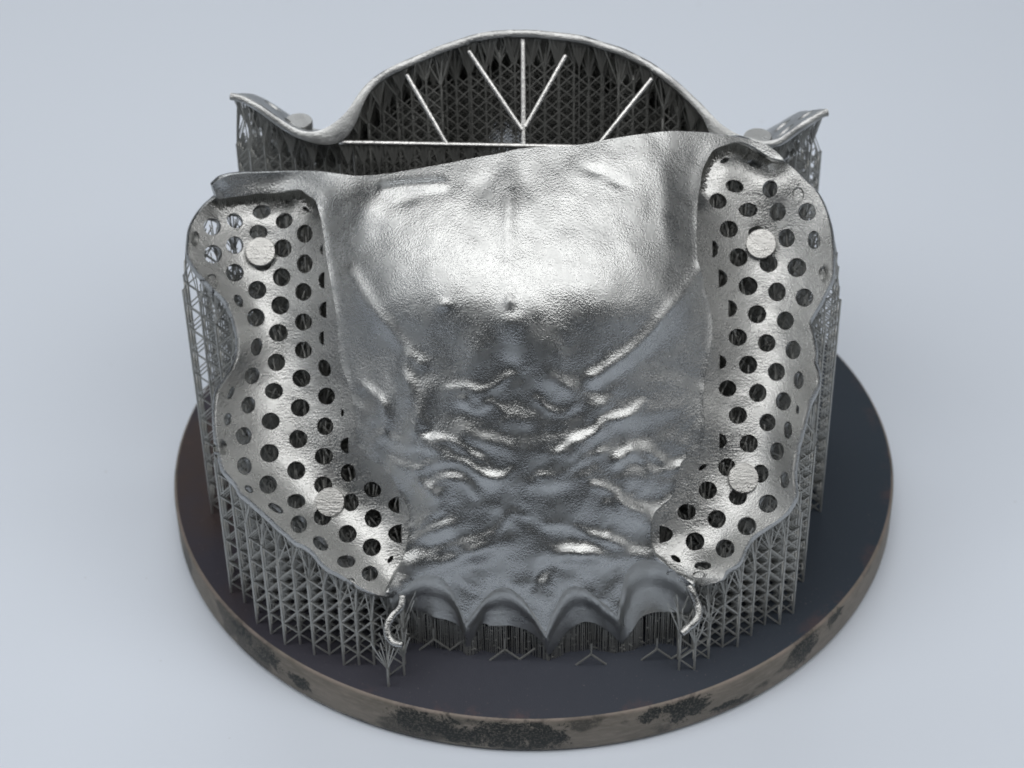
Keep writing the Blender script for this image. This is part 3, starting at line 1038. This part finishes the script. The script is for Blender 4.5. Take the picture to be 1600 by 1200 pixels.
def world_rear(uv, h):
    return OR_ + uv[:, :1] * UF + uv[:, 1:2] * VR + np.asarray(h)[:, None] * NR_


def smooth_profile(f, uv):
    return (f(uv) * 2 + f(uv + np.array([0.05, 0])) + f(uv - np.array([0.05, 0])) + f(uv + np.array([0.1, 0])) * .5 + f(uv - np.array([0.1, 0])) * .5) / 5


u0, u1 = eu[0], eu[-1]
t = np.linspace(0, math.pi, 60)
rear_out = [(u0 + (u1 - u0) * k / 120, 0.015 * math.sin(k * .7)) for k in range(121)]
rear_out += [((u0 + u1) / 2 + (u1 - u0) / 2 * (0.97 * math.cos(a) * (1 - 0.12 * math.sin(a))), 0.06 + 5.2 * math.sin(a) ** 0.75) for a in t[1:-1]]
rear_out = np.array(rear_out)


def disc(c, r, n=22):
    a = np.linspace(0, 2 * np.pi, n, endpoint=False)
    return np.stack([c[0] + r * np.cos(a), c[1] + r * np.sin(a)], 1)


rear_holes = [disc(c, 0.115) for c in [(-3.06, .42), (-2.60, .40), (-3.35, .75), (-2.85, .95), (-3.2, 1.3), (-2.8, 1.5), (-3.1, 1.9), (-2.75, 2.2), (3.32, .28), (3.62, .42), (2.95, .75), (3.35, .85), (3.1, 1.3), (2.8, 1.6), (3.15, 1.9)]]
V2, F2 = triangulate(rear_out, rear_holes, [], 0.06)
h = smooth_profile(H_rear, V2)
P = world_rear(V2, h)
th = 0.095 + 0.15 * np.exp(-((V2[:, 0] + 2.52) / 0.24) ** 2) * np.exp(-(V2[:, 1] / 0.22) ** 2) + 0.2 * np.exp(-((V2[:, 0] - 2.62) / 0.2) ** 2) * np.exp(-(V2[:, 1] / 0.22) ** 2)
V, F = thicken(P, F2, th, 0.012)
obj('palatal_arch', V, F, M_REAR, rear, sharp=60)
bvh_rear = BVHTree.FromPolygons([tuple(v) for v in V], [tuple(f) for f in F])
wu = V2 * np.array([1.07, 1.0]) + np.array([0, 0.0])
rear_wide = BVHTree.FromPolygons([tuple(v) for v in world_rear(wu, h - 0.12)], [tuple(f) for f in F2])
for c, r in (((-3.0, 0.62), 0.185), ((2.98, 0.45), 0.185)):
    uv = np.array([c])
    b = world_rear(uv, smooth_profile(H_rear, uv))[0]
    Vv, Ff = lathe([(r * .9, -0.16), (r, 0.0), (r, 0.06), (r * 0.95, 0.08), (r * .3, .082)], 32)
    obj('peg', [Vector(v) + Vector(b) for v in Vv], Ff, M_PEG, rear, sharp=45)

BARS = [((530, 222), (1105, 233)), ((817, 60), (818, 228)), ((732, 79), (817, 205)), ((884, 86), (820, 200)), ((635, 116), (698, 225)), ((1019, 122), (932, 230))]
bar_w = []
for a, b in BARS:
    p = at_plane(np.array([a, b], float), OR_ + VR * 0.07, VR)
    bar_w.append(p)
    pts = [p[0] + (p[1] - p[0]) * k / 6 for k in range(7)]
    tube(pts, [0.031, 0.034, 0.031], M_BAR, 'brace_bar', rear, 10)

build_lattice(rear, bvh_rear, (-4.3, 4.3), (0.72, 4.8), lambda x, y: True, lambda x, y: y < 1.0 or abs(x) > 3.2, lambda x, y: y > 0.85 or abs(x) > 2.4, 0.40, [rear_wide], True)
# fans from the cross bar and from the arch edge down to nodes in the first row
A, B = [], []
p0, p1 = bar_w[0]
nn = 24
for k in range(nn):
    q = p0 + (p1 - p0) * (k + 0.5) / nn
    node = q + np.array([0, 0.03, -0.36])
    for m in range(9):
        e = q + np.array([(m - 4) * 0.024, 0.012 * ((m % 3) - 1), 0])
        A.append(node), B.append(e)
    A.append(node * np.array([1, 1, 0])), B.append(node)
for k in range(52):
    row = k % 2
    uu = u0 + 0.14 + (u1 - u0 - 0.28) * k / 51
    vv = 0.05 + 0.14 * row
    q = world_rear(np.array([(uu, vv)]), smooth_profile(H_rear, np.array([(uu, vv)])))[0]
    node = q + np.array([random.uniform(-.02, .02), 0.0, -(0.40 + 0.16 * random.random())])
    for m in range(11):
        uv2 = np.array([(uu + (m - 5) * 0.0215, vv - 0.02 + 0.022 * (m % 3))])
        e = world_rear(uv2, smooth_profile(H_rear, uv2) - 0.08)[0]
        A.append(node), B.append(e)
    A.append(node * np.array([1, 1, 0])), B.append(node)
V, F = rods(A, B, 0.0085, 4)
fn = obj('edge_support_fans', V, F, M_SUPPORT, rear, smooth=False)
fn['kind'] = 'stuff'
